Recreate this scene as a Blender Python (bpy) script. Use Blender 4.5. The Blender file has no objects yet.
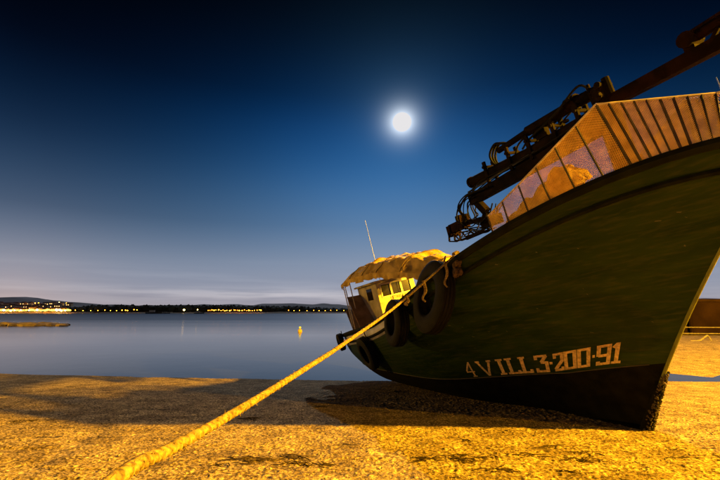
import bpy, bmesh, math, random
import numpy as np
from mathutils import Vector, Matrix
R = math.radians
rnd = random.Random(7)
scene = bpy.context.scene
C = scene.collection

# ------------------------------------------------------------------ camera, sky, moonlight, exposure
HC = 2.0
cam_d = bpy.data.cameras.new('camera'); cam = bpy.data.objects.new('camera', cam_d); C.objects.link(cam)
cam_d.sensor_width = 36; cam_d.lens = 20.0
cam.location = (0, 0, HC); cam.rotation_euler = (R(90) + math.atan(72 / 400), 0, 0)
cam_d.clip_start = 0.05; cam_d.clip_end = 20000
scene.camera = cam
vs = scene.view_settings
vs.view_transform = 'Standard'; vs.look = 'None'; vs.exposure = 0; vs.gamma = 1

MOON_AZ, MOON_EL = 6.43, 26.5            # where the moon stands
moon_dir = Vector((math.sin(R(MOON_AZ)) * math.cos(R(MOON_EL)), math.cos(R(MOON_AZ)) * math.cos(R(MOON_EL)), math.sin(R(MOON_EL))))

w = bpy.data.worlds.new('World'); scene.world = w; w.use_nodes = True
nt = w.node_tree
for n in list(nt.nodes): nt.nodes.remove(n)
def N(tree, typ, **kw):
    n = tree.nodes.new(typ)
    for k, v in kw.items():
        if k.startswith('i_'): n.inputs[k[2:].replace('_', ' ')].default_value = v
        else: setattr(n, k, v)
    return n
def math_n(tree, op, a, b=None, clamp=False):
    n = tree.nodes.new('ShaderNodeMath'); n.operation = op; n.use_clamp = clamp
    for i, v in enumerate((a, b)):
        if v is None: continue
        if isinstance(v, (int, float)): n.inputs[i].default_value = v
        else: tree.links.new(v, n.inputs[i])
    return n.outputs[0]
def ramp_n(tree, fac, stops, interp='LINEAR'):
    n = tree.nodes.new('ShaderNodeValToRGB'); cr = n.color_ramp; cr.interpolation = interp
    while len(cr.elements) < len(stops): cr.elements.new(0.5)
    for e, (p, c) in zip(cr.elements, stops):
        e.position = p; e.color = (*c, 1) if len(c) == 3 else c
    tree.links.new(fac, n.inputs[0]); return n.outputs[0]
def s2l(r, g, b):
    return tuple((v / 255 / 12.92) if v / 255 <= .04045 else ((v / 255 + .055) / 1.055) ** 2.4 for v in (r, g, b))
def vmul(tree, a, b):                      # colour times value or colour
    n = tree.nodes.new('ShaderNodeVectorMath'); n.operation = 'MULTIPLY'
    for i, v in enumerate((a, b)):
        if isinstance(v, tuple): n.inputs[i].default_value = v
        else: tree.links.new(v, n.inputs[i])
    return n.outputs[0]
def vadd(tree, a, b):
    n = tree.nodes.new('ShaderNodeVectorMath'); n.operation = 'ADD'
    tree.links.new(a, n.inputs[0]); tree.links.new(b, n.inputs[1]); return n.outputs[0]

geo = N(nt, 'ShaderNodeTexCoord')
sep = N(nt, 'ShaderNodeSeparateXYZ'); nt.links.new(geo.outputs['Generated'], sep.inputs[0])
dirv = geo.outputs['Generated']
elev = math_n(nt, 'ARCSINE', math_n(nt, 'MINIMUM', math_n(nt, 'MAXIMUM', sep.outputs[2], -1.0), 1.0))
en = math_n(nt, 'MULTIPLY', math_n(nt, 'MAXIMUM', elev, 0.0), 1 / R(50), True)
def e_(d): return d / 50
sky_col = ramp_n(nt, en, [(0, s2l(162, 154, 166)), (e_(1.2), s2l(166, 162, 174)), (e_(3.2), s2l(162, 168, 188)), (e_(6), s2l(158, 172, 197)), (e_(9), s2l(132, 158, 192)),
                          (e_(12.2), s2l(98, 138, 182)), (e_(17), s2l(62, 113, 166)), (e_(21.4), s2l(32, 86, 142)), (e_(26), s2l(12, 60, 112)), (e_(30), s2l(3, 37, 75)),
                          (e_(36), s2l(3, 20, 42)), (e_(42), s2l(2, 9, 20)), (1, s2l(1, 4, 10))], 'B_SPLINE')
dot = N(nt, 'ShaderNodeVectorMath', operation='DOT_PRODUCT'); nt.links.new(dirv, dot.inputs[0]); dot.inputs[1].default_value = moon_dir
theta = math_n(nt, 'ARCCOSINE', math_n(nt, 'MINIMUM', dot.outputs['Value'], 0.999999))
th = math_n(nt, 'MULTIPLY', theta, 1 / R(90), True)
def t_(d): return d / 90
fall = ramp_n(nt, th, [(0, (1.05,) * 3), (t_(8), (1.02,) * 3), (t_(15), (0.8,) * 3), (t_(21), (0.54,) * 3), (t_(28), (0.31,) * 3), (t_(35), (0.17,) * 3), (t_(43), (0.085,) * 3), (t_(60), (0.05,) * 3), (1, (0.04,) * 3)], 'B_SPLINE')
low = ramp_n(nt, en, [(0, (1,) * 3), (e_(4), (.85,) * 3), (e_(8), (.58,) * 3), (e_(12), (.38,) * 3), (e_(21), (.16,) * 3), (e_(32), (0,) * 3)], 'B_SPLINE')   # near the horizon the air glows all round
mixn = N(nt, 'ShaderNodeMix', data_type='FLOAT'); nt.links.new(low, mixn.inputs[0]); nt.links.new(fall, mixn.inputs[2]); mixn.inputs[3].default_value = 0.85
sky = vmul(nt, sky_col, mixn.outputs[0])
# halo of scattered moonlight, and the glow of the town low over the far left shore
def halo(scale_deg, col, ang=None):
    ex = math_n(nt, 'EXPONENT', math_n(nt, 'MULTIPLY', ang or theta, -1 / R(scale_deg)))
    n = N(nt, 'ShaderNodeVectorMath', operation='SCALE'); n.inputs[0].default_value = col; nt.links.new(ex, n.inputs['Scale']); return n.outputs[0]
sky = vadd(nt, sky, halo(0.9, (2.5, 2.65, 2.75)))
sky = vadd(nt, sky, halo(4.5, (0.035, 0.095, 0.16)))
dot2 = N(nt, 'ShaderNodeVectorMath', operation='DOT_PRODUCT'); nt.links.new(dirv, dot2.inputs[0]); dot2.inputs[1].default_value = Vector((-0.66, 0.75, 0.0)).normalized()
th2 = math_n(nt, 'ARCCOSINE', math_n(nt, 'MINIMUM', dot2.outputs['Value'], 0.999999))
sky = vadd(nt, sky, halo(5.0, (0.20, 0.085, 0.005), th2))
# thin cloud bars low over the bay
cm = N(nt, 'ShaderNodeMapping'); cm.inputs['Scale'].default_value = (3.0, 3.0, 46.0); nt.links.new(dirv, cm.inputs[0])
cn = N(nt, 'ShaderNodeTexNoise'); cn.inputs['Scale'].default_value = 1.0; cn.inputs['Detail'].default_value = 4; nt.links.new(cm.outputs[0], cn.inputs['Vector'])
cl = ramp_n(nt, cn.outputs['Fac'], [(0.42, (0,) * 3), (0.72, (1,) * 3)])
clm = ramp_n(nt, en, [(0, (.25,) * 3), (e_(1.4), (1,) * 3), (e_(4), (.5,) * 3), (e_(7.5), (0,) * 3)])
sky = vadd(nt, sky, vmul(nt, vmul(nt, cl, clm), (0.10, 0.095, 0.09)))
# one long pale bar of cloud over the far hills
be = math_n(nt, 'MULTIPLY', math_n(nt, 'SUBTRACT', elev, R(2.3)), 1 / R(.75)); bar = math_n(nt, 'EXPONENT', math_n(nt, 'MULTIPLY', math_n(nt, 'MULTIPLY', be, be), -1.0))
ba = math_n(nt, 'MULTIPLY', math_n(nt, 'ADD', sep.outputs[0], .22), 1 / .30); baz = math_n(nt, 'EXPONENT', math_n(nt, 'MULTIPLY', math_n(nt, 'MULTIPLY', ba, ba), -1.0))
cn2 = N(nt, 'ShaderNodeTexNoise'); cn2.inputs['Scale'].default_value = 2.2; cn2.inputs['Detail'].default_value = 5; nt.links.new(cm.outputs[0], cn2.inputs['Vector'])
bn_ = ramp_n(nt, cn2.outputs['Fac'], [(.36, (0,) * 3), (.62, (1,) * 3)])
sky = vadd(nt, sky, vmul(nt, vmul(nt, bn_, math_n(nt, 'MULTIPLY', bar, baz)), (0.20, 0.175, 0.155)))
bg = N(nt, 'ShaderNodeBackground'); bg.inputs['Strength'].default_value = 1.0
nt.links.new(sky, bg.inputs['Color'])
wo = N(nt, 'ShaderNodeOutputWorld'); nt.links.new(bg.outputs[0], wo.inputs[0])

sd = bpy.data.lights.new('moonlight', 'SUN'); sd.energy = 0.7; sd.angle = R(0.5); sd.color = (0.86, 0.92, 1.0)
so = bpy.data.objects.new('moonlight', sd); C.objects.link(so)
sun_dir = Vector((math.sin(R(MOON_AZ)) * math.cos(R(MOON_EL + 3.4)), math.cos(R(MOON_AZ)) * math.cos(R(MOON_EL + 3.4)), math.sin(R(MOON_EL + 3.4))))
so.rotation_euler = sun_dir.to_track_quat('Z', 'Y').to_euler()

SODIUM = (1.0, 0.50, 0.015)
def lamp(name, loc, watts, radius=0.14, col=SODIUM):
    d = bpy.data.lights.new(name, 'POINT'); d.energy = watts; d.color = col; d.shadow_soft_size = radius
    o = bpy.data.objects.new(name, d); o.location = loc; C.objects.link(o); return o
lamp('promenade_lamp', (23.0, -2.9, 11.6), 205000, 0.35)
lamp('promenade_lamp', (42.0, -22.0, 14.2), 72000, 0.4)
lamp('promenade_lamp', (-80.0, 40.0, 8.0), 110000)

# ------------------------------------------------------------------ helpers
def tag(o, label=None, cat=None, group=None, kind=None):
    if label: o['label'] = label
    if cat: o['category'] = cat
    if group: o['group'] = group
    if kind: o['kind'] = kind
    return o
def mesh_obj(name, verts, faces, mats, parent=None, smooth=False, mi=None):
    me = bpy.data.meshes.new(name)
    verts = np.asarray(verts, float).reshape(-1, 3)
    if isinstance(faces, np.ndarray):
        me.vertices.add(len(verts)); me.vertices.foreach_set('co', verts.ravel())
        k = faces.shape[1]
        me.loops.add(faces.size); me.loops.foreach_set('vertex_index', faces.ravel().astype(np.int32))
        me.polygons.add(len(faces)); me.polygons.foreach_set('loop_start', np.arange(0, faces.size, k, dtype=np.int32))
        me.polygons.foreach_set('loop_total', np.full(len(faces), k, np.int32))
        me.update(calc_edges=True); me.validate()
    else:
        me.from_pydata([tuple(v) for v in verts], [], [tuple(int(i) for i in f) for f in faces]); me.update()
    if not isinstance(mats, (list, tuple)): mats = [mats]
    for m in mats: me.materials.append(m)
    if mi is not None: me.polygons.foreach_set('material_index', np.asarray(mi, np.int32))
    if smooth: me.polygons.foreach_set('use_smooth', np.ones(len(me.polygons), bool))
    o = bpy.data.objects.new(name, me); C.objects.link(o)
    if parent: o.parent = parent
    return o
def empty(name, loc=(0, 0, 0), parent=None):
    o = bpy.data.objects.new(name, None); o.location = loc; C.objects.link(o)
    o.empty_display_size = 0.2
    if parent: o.parent = parent
    return o
class MB:                                  # gathers shapes into one mesh
    def __init__(s): s.v = []; s.f = []; s.m = []; s.cur = 0
    def add(s, verts, faces):
        n = len(s.v); s.v += [tuple(float(a) for a in v) for v in verts]
        for f in faces: s.f.append(tuple(i + n for i in f)); s.m.append(s.cur)
        return s
    def hexa(s, p): return s.add(p, [(0, 3, 2, 1), (4, 5, 6, 7), (0, 1, 5, 4), (1, 2, 6, 5), (2, 3, 7, 6), (3, 0, 4, 7)])
    def box(s, a, b):
        (x0, y0, z0), (x1, y1, z1) = a, b
        return s.hexa([(x0, y0, z0), (x1, y0, z0), (x1, y1, z0), (x0, y1, z0), (x0, y0, z1), (x1, y0, z1), (x1, y1, z1), (x0, y1, z1)])
    def bar(s, a, b, wx, wy, up=(0, 0, 1)):
        a, b, up = Vector(a), Vector(b), Vector(up); d = (b - a).normalized(); r = d.cross(up)
        if r.length < 1e-4: r = d.cross(Vector((1, 0, 0)))
        r.normalize(); q = r.cross(d); p = []
        for c in (a, b):
            for i, j in ((-1, -1), (1, -1), (1, 1), (-1, 1)): p.append(c + r * (i * wx / 2) + q * (j * wy / 2))
        return s.hexa(p)
    def tube(s, pts, rad, seg=8, caps=True):
        pts = [Vector(p) for p in pts]; rad = rad if hasattr(rad, '__len__') else [rad] * len(pts)
        d0 = (pts[1] - pts[0]).normalized(); r = d0.cross(Vector((0, 0, 1)))
        if r.length < 1e-3: r = d0.cross(Vector((1, 0, 0)))
        r.normalize(); V = []; F = []
        for i, p in enumerate(pts):
            d = (pts[min(i + 1, len(pts) - 1)] - pts[max(i - 1, 0)]).normalized()
            r = (r - d * r.dot(d)).normalized(); q = d.cross(r)
            for k in range(seg):
                a = 2 * math.pi * k / seg; V.append(p + (r * math.cos(a) + q * math.sin(a)) * rad[i])
        for i in range(len(pts) - 1):
            for k in range(seg):
                k2 = (k + 1) % seg; F.append((i * seg + k, i * seg + k2, (i + 1) * seg + k2, (i + 1) * seg + k))
        if caps: F.append(tuple(range(seg))[::-1]); F.append(tuple((len(pts) - 1) * seg + k for k in range(seg)))
        return s.add(V, F)
    def blob(s, c, r, sub=2, jit=.2, rg=rnd):
        bm = bmesh.new(); bmesh.ops.create_icosphere(bm, subdivisions=sub, radius=1)
        V = [(c[0] + v.co.x * r[0] * (1 + rg.uniform(-jit, jit)), c[1] + v.co.y * r[1] * (1 + rg.uniform(-jit, jit)), c[2] + v.co.z * r[2] * (1 + rg.uniform(-jit, jit))) for v in bm.verts]
        bm.verts.index_update(); F = [tuple(v.index for v in f.verts) for f in bm.faces]; bm.free(); return s.add(V, F)
    def build(s, name, mats, parent=None, smooth=False):
        return mesh_obj(name, s.v, s.f, mats, parent, smooth, s.m)
def catmull(P, n=8):
    P = [np.array(p, float) for p in P]; P = [2 * P[0] - P[1]] + P + [2 * P[-1] - P[-2]]; out = []
    for i in range(1, len(P) - 2):
        for k in range(n):
            t = k / n; a, b, c, d = P[i - 1:i + 3]
            out.append(.5 * ((2 * b) + (c - a) * t + (2 * a - 5 * b + 4 * c - d) * t * t + (3 * b - a - 3 * c + d) * t ** 3))
    out.append(P[-2]); return out
def vnoise(x, y, seed=0):                  # smooth value noise on arrays
    xi = np.floor(x).astype(np.int64); yi = np.floor(y).astype(np.int64); fx = x - xi; fy = y - yi
    fx = fx * fx * (3 - 2 * fx); fy = fy * fy * (3 - 2 * fy)
    def hsh(a, b):
        hh = (a * 374761393 + b * 668265263 + seed * 974711) & 0xffffffff
        hh = ((hh ^ (hh >> 13)) * 1274126177) & 0xffffffff
        return ((hh ^ (hh >> 16)) & 0xffff) / 65535.0
    return (hsh(xi, yi) * (1 - fx) + hsh(xi + 1, yi) * fx) * (1 - fy) + (hsh(xi, yi + 1) * (1 - fx) + hsh(xi + 1, yi + 1) * fx) * fy
def mat(name, col, rough=.6, var=.25, scale=6., col2=None, bump=0., bscale=40., metal=0., spec=.5, stretch=None, trans=0., detail=5):
    m = bpy.data.materials.new(name); m.use_nodes = True; t = m.node_tree; b = t.nodes['Principled BSDF']
    b.inputs['Roughness'].default_value = rough; b.inputs['Metallic'].default_value = metal; b.inputs['Specular IOR Level'].default_value = spec
    tc = t.nodes.new('ShaderNodeTexCoord'); src = tc.outputs['Object']
    if stretch:
        mp = t.nodes.new('ShaderNodeMapping'); mp.inputs['Scale'].default_value = stretch; t.links.new(src, mp.inputs[0]); src = mp.outputs[0]
    nz = t.nodes.new('ShaderNodeTexNoise'); nz.inputs['Scale'].default_value = scale; nz.inputs['Detail'].default_value = detail; t.links.new(src, nz.inputs['Vector'])
    a = tuple(c * (1 - var) for c in col); c2 = col2 or tuple(min(1, c * (1 + var)) for c in col)
    out = ramp_n(t, nz.outputs['Fac'], [(.35, a), (.65, c2)]); t.links.new(out, b.inputs['Base Color'])
    if bump:
        n2 = t.nodes.new('ShaderNodeTexNoise'); n2.inputs['Scale'].default_value = bscale; n2.inputs['Detail'].default_value = 4; t.links.new(tc.outputs['Object'], n2.inputs['Vector'])
        bp = t.nodes.new('ShaderNodeBump'); bp.inputs['Strength'].default_value = 1; bp.inputs['Distance'].default_value = bump; t.links.new(n2.outputs['Fac'], bp.inputs['Height']); t.links.new(bp.outputs[0], b.inputs['Normal'])
    if trans:
        tr = t.nodes.new('ShaderNodeBsdfTranslucent'); t.links.new(out, tr.inputs[0]); mx = t.nodes.new('ShaderNodeMixShader'); mx.inputs[0].default_value = trans
        t.links.new(b.outputs[0], mx.inputs[1]); t.links.new(tr.outputs[0], mx.inputs[2]); t.links.new(mx.outputs[0], t.nodes['Material Output'].inputs[0])
    return m
def emit(name, col, strength):
    m = bpy.data.materials.new(name); m.use_nodes = True; t = m.node_tree; t.nodes.remove(t.nodes['Principled BSDF'])
    e = t.nodes.new('ShaderNodeEmission'); e.inputs[0].default_value = (*col, 1); e.inputs[1].default_value = strength
    t.links.new(e.outputs[0], t.nodes['Material Output'].inputs[0]); return m

# ------------------------------------------------------------------ beach, sea, far land
def sand_z(x, y): return -0.067 * (y - 12.3 + 0.11 * np.clip(x, -40, 0))
def axis(a, b, lo, hi, fine, k=1.25, step0=None):      # fine in the middle, ever coarser outside
    mid = list(np.arange(lo, hi, fine)); out = []; s = fine; v = lo
    while v > a: s *= k; v -= s; out.append(max(v, a))
    res = out[::-1] + mid; s = fine; v = mid[-1]
    while v < b: s *= k; v += s; res.append(min(v, b))
    return np.array(res)
xs = axis(-400, 400, -5.4, 5.0, .0125, 1.03)
ys = []; v = 2.0
while v < 13.6: ys.append(v); v += 0.0095 + 0.0032 * (v - 2.0)
s_ = .12; pre = []; u_ = 2.0
while u_ > -80: s_ *= 1.3; u_ -= s_; pre.append(u_)
post = []; s_ = ys[-1] - ys[-2]; u_ = ys[-1]
while u_ < 60: s_ *= 1.15; u_ += s_; post.append(u_)
ys = np.array(pre[::-1] + ys + post)
X, Y = np.meshgrid(xs, ys)
Zs = sand_z(X, Y); Zs = np.where(Y < 0, Zs * .35 + .65 * sand_z(X, 0 * Y), Zs); Zs = np.maximum(Zs, -2.5)
near = np.clip((16 - Y) / 3, 0, 1) * np.clip((9 - abs(X)) / 2, 0, 1) * np.clip((Y - 1) / 1, 0, 1)
rough_map = .35 + .65 * np.clip((11.2 - Y) / 4, 0, 1)
g1 = vnoise(X / .045, Y / .045, 1); g2 = vnoise(X / .085 + 3, Y / .085, 2); g3 = vnoise(X / .3, Y / .36, 3); g4 = vnoise(X / 1.1, Y / .8, 4)
g0 = vnoise(X / .027, Y / .027, 5)
clod = np.clip(g2 * .6 + g1 * .5 - .5, 0, 1)
peb = np.clip(vnoise(X / .029 + 7, Y / .029, 11) - .52, 0, 1) + .7 * np.clip(vnoise(X / .045 + 2, Y / .042, 12) - .6, 0, 1)
Zs += near * rough_map * (.009 * clod + .023 * peb + .006 * (g0 - .5) + .016 * (g3 - .5) + .02 * (g4 - .5))
Zs += np.clip(1 - near, 0, 1) * .03 * (vnoise(X / 2.5, Y / 2.5, 8) - .5)
# long low ruts in the foreground sand
rut = np.clip(vnoise(X / 1.3 + 9, Y / .16 + 2, 6) - .66, 0, 1) * np.clip((5.6 - Y) / .8, 0, 1) * near
Zs -= rut * .06
nx, ny = len(xs), len(ys)
idx = np.arange(nx * ny).reshape(ny, nx)
F4 = np.stack([idx[:-1, :-1], idx[:-1, 1:], idx[1:, 1:], idx[1:, :-1]], -1).reshape(-1, 4)
sand_m = mat('coarse_sand', (.29, .21, .12), .95, .3, 3, (.42, .32, .19), spec=.1)
t = sand_m.node_tree; b = t.nodes['Principled BSDF']; tc = t.nodes['Texture Coordinate']
sp = t.nodes.new('ShaderNodeTexVoronoi'); sp.inputs['Scale'].default_value = 66; t.links.new(tc.outputs['Object'], sp.inputs['Vector'])
sp2 = t.nodes.new('ShaderNodeTexNoise'); sp2.inputs['Scale'].default_value = 30; sp2.inputs['Detail'].default_value = 6; t.links.new(tc.outputs['Object'], sp2.inputs['Vector'])
old = b.inputs['Base Color'].links[0].from_socket
gr = ramp_n(t, sp2.outputs['Fac'], [(.36, (.35, .33, .3)), (.5, (.95, .95, .95)), (.66, (1.5, 1.5, 1.5))])
vr = t.nodes.new('ShaderNodeSeparateColor'); t.links.new(sp.outputs['Color'], vr.inputs[0])
grv = ramp_n(t, vr.outputs[0], [(0, (.24, .22, .18)), (.26, (.62, .6, .54)), (.6, (1, 1, 1)), (.85, (1.2, 1.2, 1.15)), (1, (1.6, 1.6, 1.5))])
m1 = vmul(t, vmul(t, old, gr), grv)
# scattered dark weed and mussel-shell specks
wd = t.nodes.new('ShaderNodeTexNoise'); wd.inputs['Scale'].default_value = 1.0; wd.inputs['Detail'].default_value = 8
mp = t.nodes.new('ShaderNodeMapping'); mp.inputs['Scale'].default_value = (1.6, 6.5, 1); t.links.new(tc.outputs['Object'], mp.inputs[0]); t.links.new(mp.outputs[0], wd.inputs['Vector'])
dk = ramp_n(t, wd.outputs['Fac'], [(.62, (1, 1, 1)), (.72, (.16, .15, .14))])
t.links.new(vmul(t, m1, dk), b.inputs['Base Color'])
bp = t.nodes.new('ShaderNodeBump'); bp.inputs['Distance'].default_value = .007; bp.inputs['Strength'].default_value = .9
t.links.new(sp2.outputs['Fac'], bp.inputs['Height']); t.links.new(bp.outputs[0], b.inputs['Normal'])
beach = mesh_obj('beach', np.stack([X, Y, Zs], -1), F4, sand_m, smooth=True); tag(beach, kind='structure')

# sea: still water blurred by the long exposure, ruffled far out
sea_m = bpy.data.materials.new('sea_water'); sea_m.use_nodes = True; t = sea_m.node_tree; b = t.nodes['Principled BSDF']
b.inputs['IOR'].default_value = 1.33
tc = t.nodes.new('ShaderNodeTexCoord'); sx = t.nodes.new('ShaderNodeSeparateXYZ'); t.links.new(tc.outputs['Object'], sx.inputs[0])
mp = t.nodes.new('ShaderNodeMapping'); mp.inputs['Scale'].default_value = (.010, .06, 1); t.links.new(tc.outputs['Object'], mp.inputs[0])
bn = t.nodes.new('ShaderNodeTexNoise'); bn.inputs['Scale'].default_value = 1; bn.inputs['Detail'].default_value = 3; t.links.new(mp.outputs[0], bn.inputs['Vector'])
dist = math_n(t, 'MULTIPLY', sx.outputs[1], 1 / 400., True)
rg = ramp_n(t, dist, [(0, (.05,) * 3), (.06, (.06,) * 3), (.12, (.16,) * 3), (.28, (.32,) * 3), (1, (.42,) * 3)])
rr = math_n(t, 'ADD', rg, math_n(t, 'MULTIPLY', math_n(t, 'SUBTRACT', bn.outputs['Fac'], .5), .10)); t.links.new(rr, b.inputs['Roughness'])
shal = ramp_n(t, dist, [(0, (.018, .018, .02)), (.035, (.018, .02, .022)), (.08, (.02, .028, .04)), (.16, (.03, .045, .07)), (1, (.015, .03, .055))])   # turbid shallows over sand
t.links.new(shal, b.inputs['Base Color'])
wn = t.nodes.new('ShaderNodeTexNoise'); wn.inputs['Scale'].default_value = .8; wn.inputs['Detail'].default_value = 3; t.links.new(tc.outputs['Object'], wn.inputs['Vector'])
bp = t.nodes.new('ShaderNodeBump'); bp.inputs['Distance'].default_value = .01; bp.inputs['Strength'].default_value = .25; t.links.new(wn.outputs['Fac'], bp.inputs['Height']); t.links.new(bp.outputs[0], b.inputs['Normal'])
sea = mesh_obj('sea', [(-5200, 9, 0), (5200, 9, 0), (5200, 4200, 0), (-5200, 4200, 0)], [(0, 1, 2, 3)], sea_m); tag(sea, kind='structure')

def pix(px, py, Y):                        # point at depth Y seen at a place of the photograph (design aid for far scenery)
    T = math.atan(72 / 400); a = (px - 360) / 400; bb = (240 - py) / 400
    r = (a, math.cos(T) - bb * math.sin(T), math.sin(T) + bb * math.cos(T)); k = Y / r[1]
    return Vector((r[0] * k, Y, HC + r[2] * k))

hill_m = mat('far_hill', (.30, .27, .28), 1, .3, .004)  # base colour raised to a pale tone in place of distance haze
wood_m = mat('far_wood', (.04, .05, .035), 1, .5, .03)
shore_m = mat('shore_bank', (.24, .19, .13), 1, .3, .05)
def ridge(name, prof, Yd, depth, mtl, seed):
    pr = [(pix(px, py, Yd).x, max(0.5, pix(px, py, Yd).z)) for px, py in prof]
    xa = np.linspace(pr[0][0], pr[-1][0], 420); za = np.interp(xa, [p[0] for p in pr], [p[1] for p in pr])
    rows = 14; V = []; F = []
    for j in range(rows):
        q = j / (rows - 1); hgt = math.sin(math.pi * min(1, q * 1.0)) ** .8 if q < 1 else 0
        for i, x in enumerate(xa):
            n = vnoise(np.array([x / 90.]), np.array([q * 5. + seed]), seed)[0]
            V.append((x, Yd + depth * (q - .5), za[i] * hgt * (.85 + .3 * n * (1 if 0 < q < 1 else 0)) - 2))
    n = len(xa)
    for j in range(rows - 1):
        for i in range(n - 1): F.append((j * n + i, j * n + i + 1, (j + 1) * n + i + 1, (j + 1) * n + i))
    return tag(mesh_obj(name, V, F, mtl, smooth=True), kind='structure')
ridge('hills', [(-150, 297), (-60, 299), (20, 297.5), (60, 300.5), (100, 304.5), (150, 306), (240, 304.5), (300, 303.5), (350, 304.5), (430, 302), (560, 300), (720, 299), (960, 301)], 3200, 1600, hill_m, 3)
# the far shore bank and the wood on it
V = []; F = []
xb = np.linspace(-1500, 1500, 300); pf = [(-14, -.6), (-6, .6), (0, 1.6), (60, 3.2), (160, 5)]
for j, (dy, zz) in enumerate(pf):
    for x in xb: V.append((x, 600 + dy + 5 * math.sin(x / 70.) + 3 * math.sin(x / 23.), zz + rnd.uniform(-.15, .15)))
n = len(xb)
for j in range(len(pf) - 1):
    for i in range(n - 1): F.append((j * n + i, j * n + i + 1, (j + 1) * n + i + 1, (j + 1) * n + i))
tag(mesh_obj('far_shore', V, F, shore_m), kind='structure')
wood = MB(); rg = random.Random(3)
tops = [(-900, 306), (-300, 305), (40, 309), (70, 307.6), (90, 305.5), (115, 305), (170, 305.2), (200, 305.0), (215, 305), (250, 306), (300, 306.6), (330, 308.3), (400, 309), (800, 306), (1300, 306)]
for k in range(420):
    px = rg.uniform(66, 350) if k < 1100 else rg.choice([rg.uniform(-600, -20), rg.uniform(350, 1300)])
    py = np.interp(px, [p[0] for p in tops], [p[1] for p in tops]) + rg.uniform(.1, 1.3); Yd = rg.uniform(618, 690)
    p = pix(px, py, Yd); r = rg.uniform(3.5, 8.0); hgt = max(2.5, p.z - 1.0)
    wood.blob((p.x, Yd, 1.5 + hgt * .52), (r, r, hgt * .52), 1, .25, rg)
wood.build('distant_wood', wood_m); tag(bpy.data.objects['distant_wood'], 'dark belt of trees along the far shore of the bay', 'wood', kind='stuff')

# moon
mo = MB(); Dm = 9500; mr = Dm * math.tan(R(1.28)); bm = bmesh.new(); bmesh.ops.create_icosphere(bm, subdivisions=5, radius=mr)
me = bpy.data.meshes.new('moon'); bm.to_mesh(me); bm.free(); me.materials.append(emit('moon_face', (.80, .785, .80), 1.0))
moon = bpy.data.objects.new('moon', me); C.objects.link(moon); moon.location = moon_dir * Dm + Vector((0, 0, HC))
tag(moon, 'bright full moon glowing in the dark blue sky', 'moon')

# shore lights across the bay
lm_w = emit('shore_lamp_warm', (1, .36, .025), 14); lm_y = emit('shore_lamp_white', (1, .60, .16), 26); lm_d = emit('shore_lamp_amber', (1, .28, .02), 9)
pole_m = mat('lamp_pole', (.1, .1, .1), .6)
def proto_lamp(m, r):
    mb = MB(); mb.tube([(0, 0, -5), (0, 0, 0)], .12, 5); mb.cur = 1; mb.blob((0, 0, r * .6), (r, r, r * .8), 1, 0); return mb
mesh_cache = {}
def shore_lamp(px, py, Yd, kind, r, label, group):
    key = (kind, r)
    if key not in mesh_cache:
        o = proto_lamp(0, r).build('shore_lamp', [pole_m, {'w': lm_w, 'y': lm_y, 'd': lm_d}[kind]]); mesh_cache[key] = o.data
    else:
        o = bpy.data.objects.new('shore_lamp', mesh_cache[key]); C.objects.link(o)
    o.location = pix(px, py, Yd); tag(o, label, 'street lamp', group)
rg = random.Random(11)
for k in range(58):
    px = -8 + k * 1.36 + rg.uniform(-.5, .5)
    shore_lamp(px, 310.9 + rg.uniform(-.5, .4), 592, rg.choice('wwwy'), rg.choice([1.0, 1.4, 1.8]), 'street lamp in the bright unbroken row along the town waterfront at far left', 'lamps of the town waterfront')
for k in range(40):
    px = rg.uniform(0, 72); py = 305.2 + rg.uniform(-1.6, 3.2) - 1.4 * math.exp(-((px - 55) / 14) ** 2)
    shore_lamp(px, py, 640 + (311 - py) * 14, rg.choice('wyd'), 1.0, 'small lamp among the houses on the hillside above the waterfront', 'lamps on the town hillside')
for px in (69, 76, 83, 90, 97, 104, 111, 117):
    shore_lamp(px + rg.uniform(-1, 1), 311 + rg.uniform(-.6, .2), 590, 'w', .65, 'lamp spaced along the shore between the town and the dark wood', 'lamps between town and wood')
for px, py in ((122, 310.6), (125.5, 310.6), (127.5, 310.8), (134, 310), (137, 310.3)):
    shore_lamp(px, py, 590, 'w', .8, 'lamp in the short cluster at the left end of the dark wood', 'lamps at the left end of the wood')
shore_lamp(184, 310.6, 588, 'y', 1.5, 'single bright lamp standing alone before the middle of the wood', 'lone shore lamps')
shore_lamp(197.6, 310, 588, 'y', .8, 'small white lamp beside the dark moored boat right of the lone bright lamp', 'lone shore lamps')
for k in range(26):
    px = 208 + k * 2.12 + rg.uniform(-.6, .6)
    shore_lamp(px, 310.8 + rg.uniform(-.5, .4), 588, rg.choice('wwd'), rg.choice([.6, .75, 1.0]), 'lamp in the low warm row below the wood, mid bay', 'lamps of the far village row')
for k in range(10):
    shore_lamp(288 + k * 6.2 + rg.uniform(-1, 1), 310.8 + rg.uniform(-.3, .3), 588, 'w', .55, 'widely spaced lamp on the far shore just left of the beached boat', 'spaced lamps beside the boat')
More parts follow.
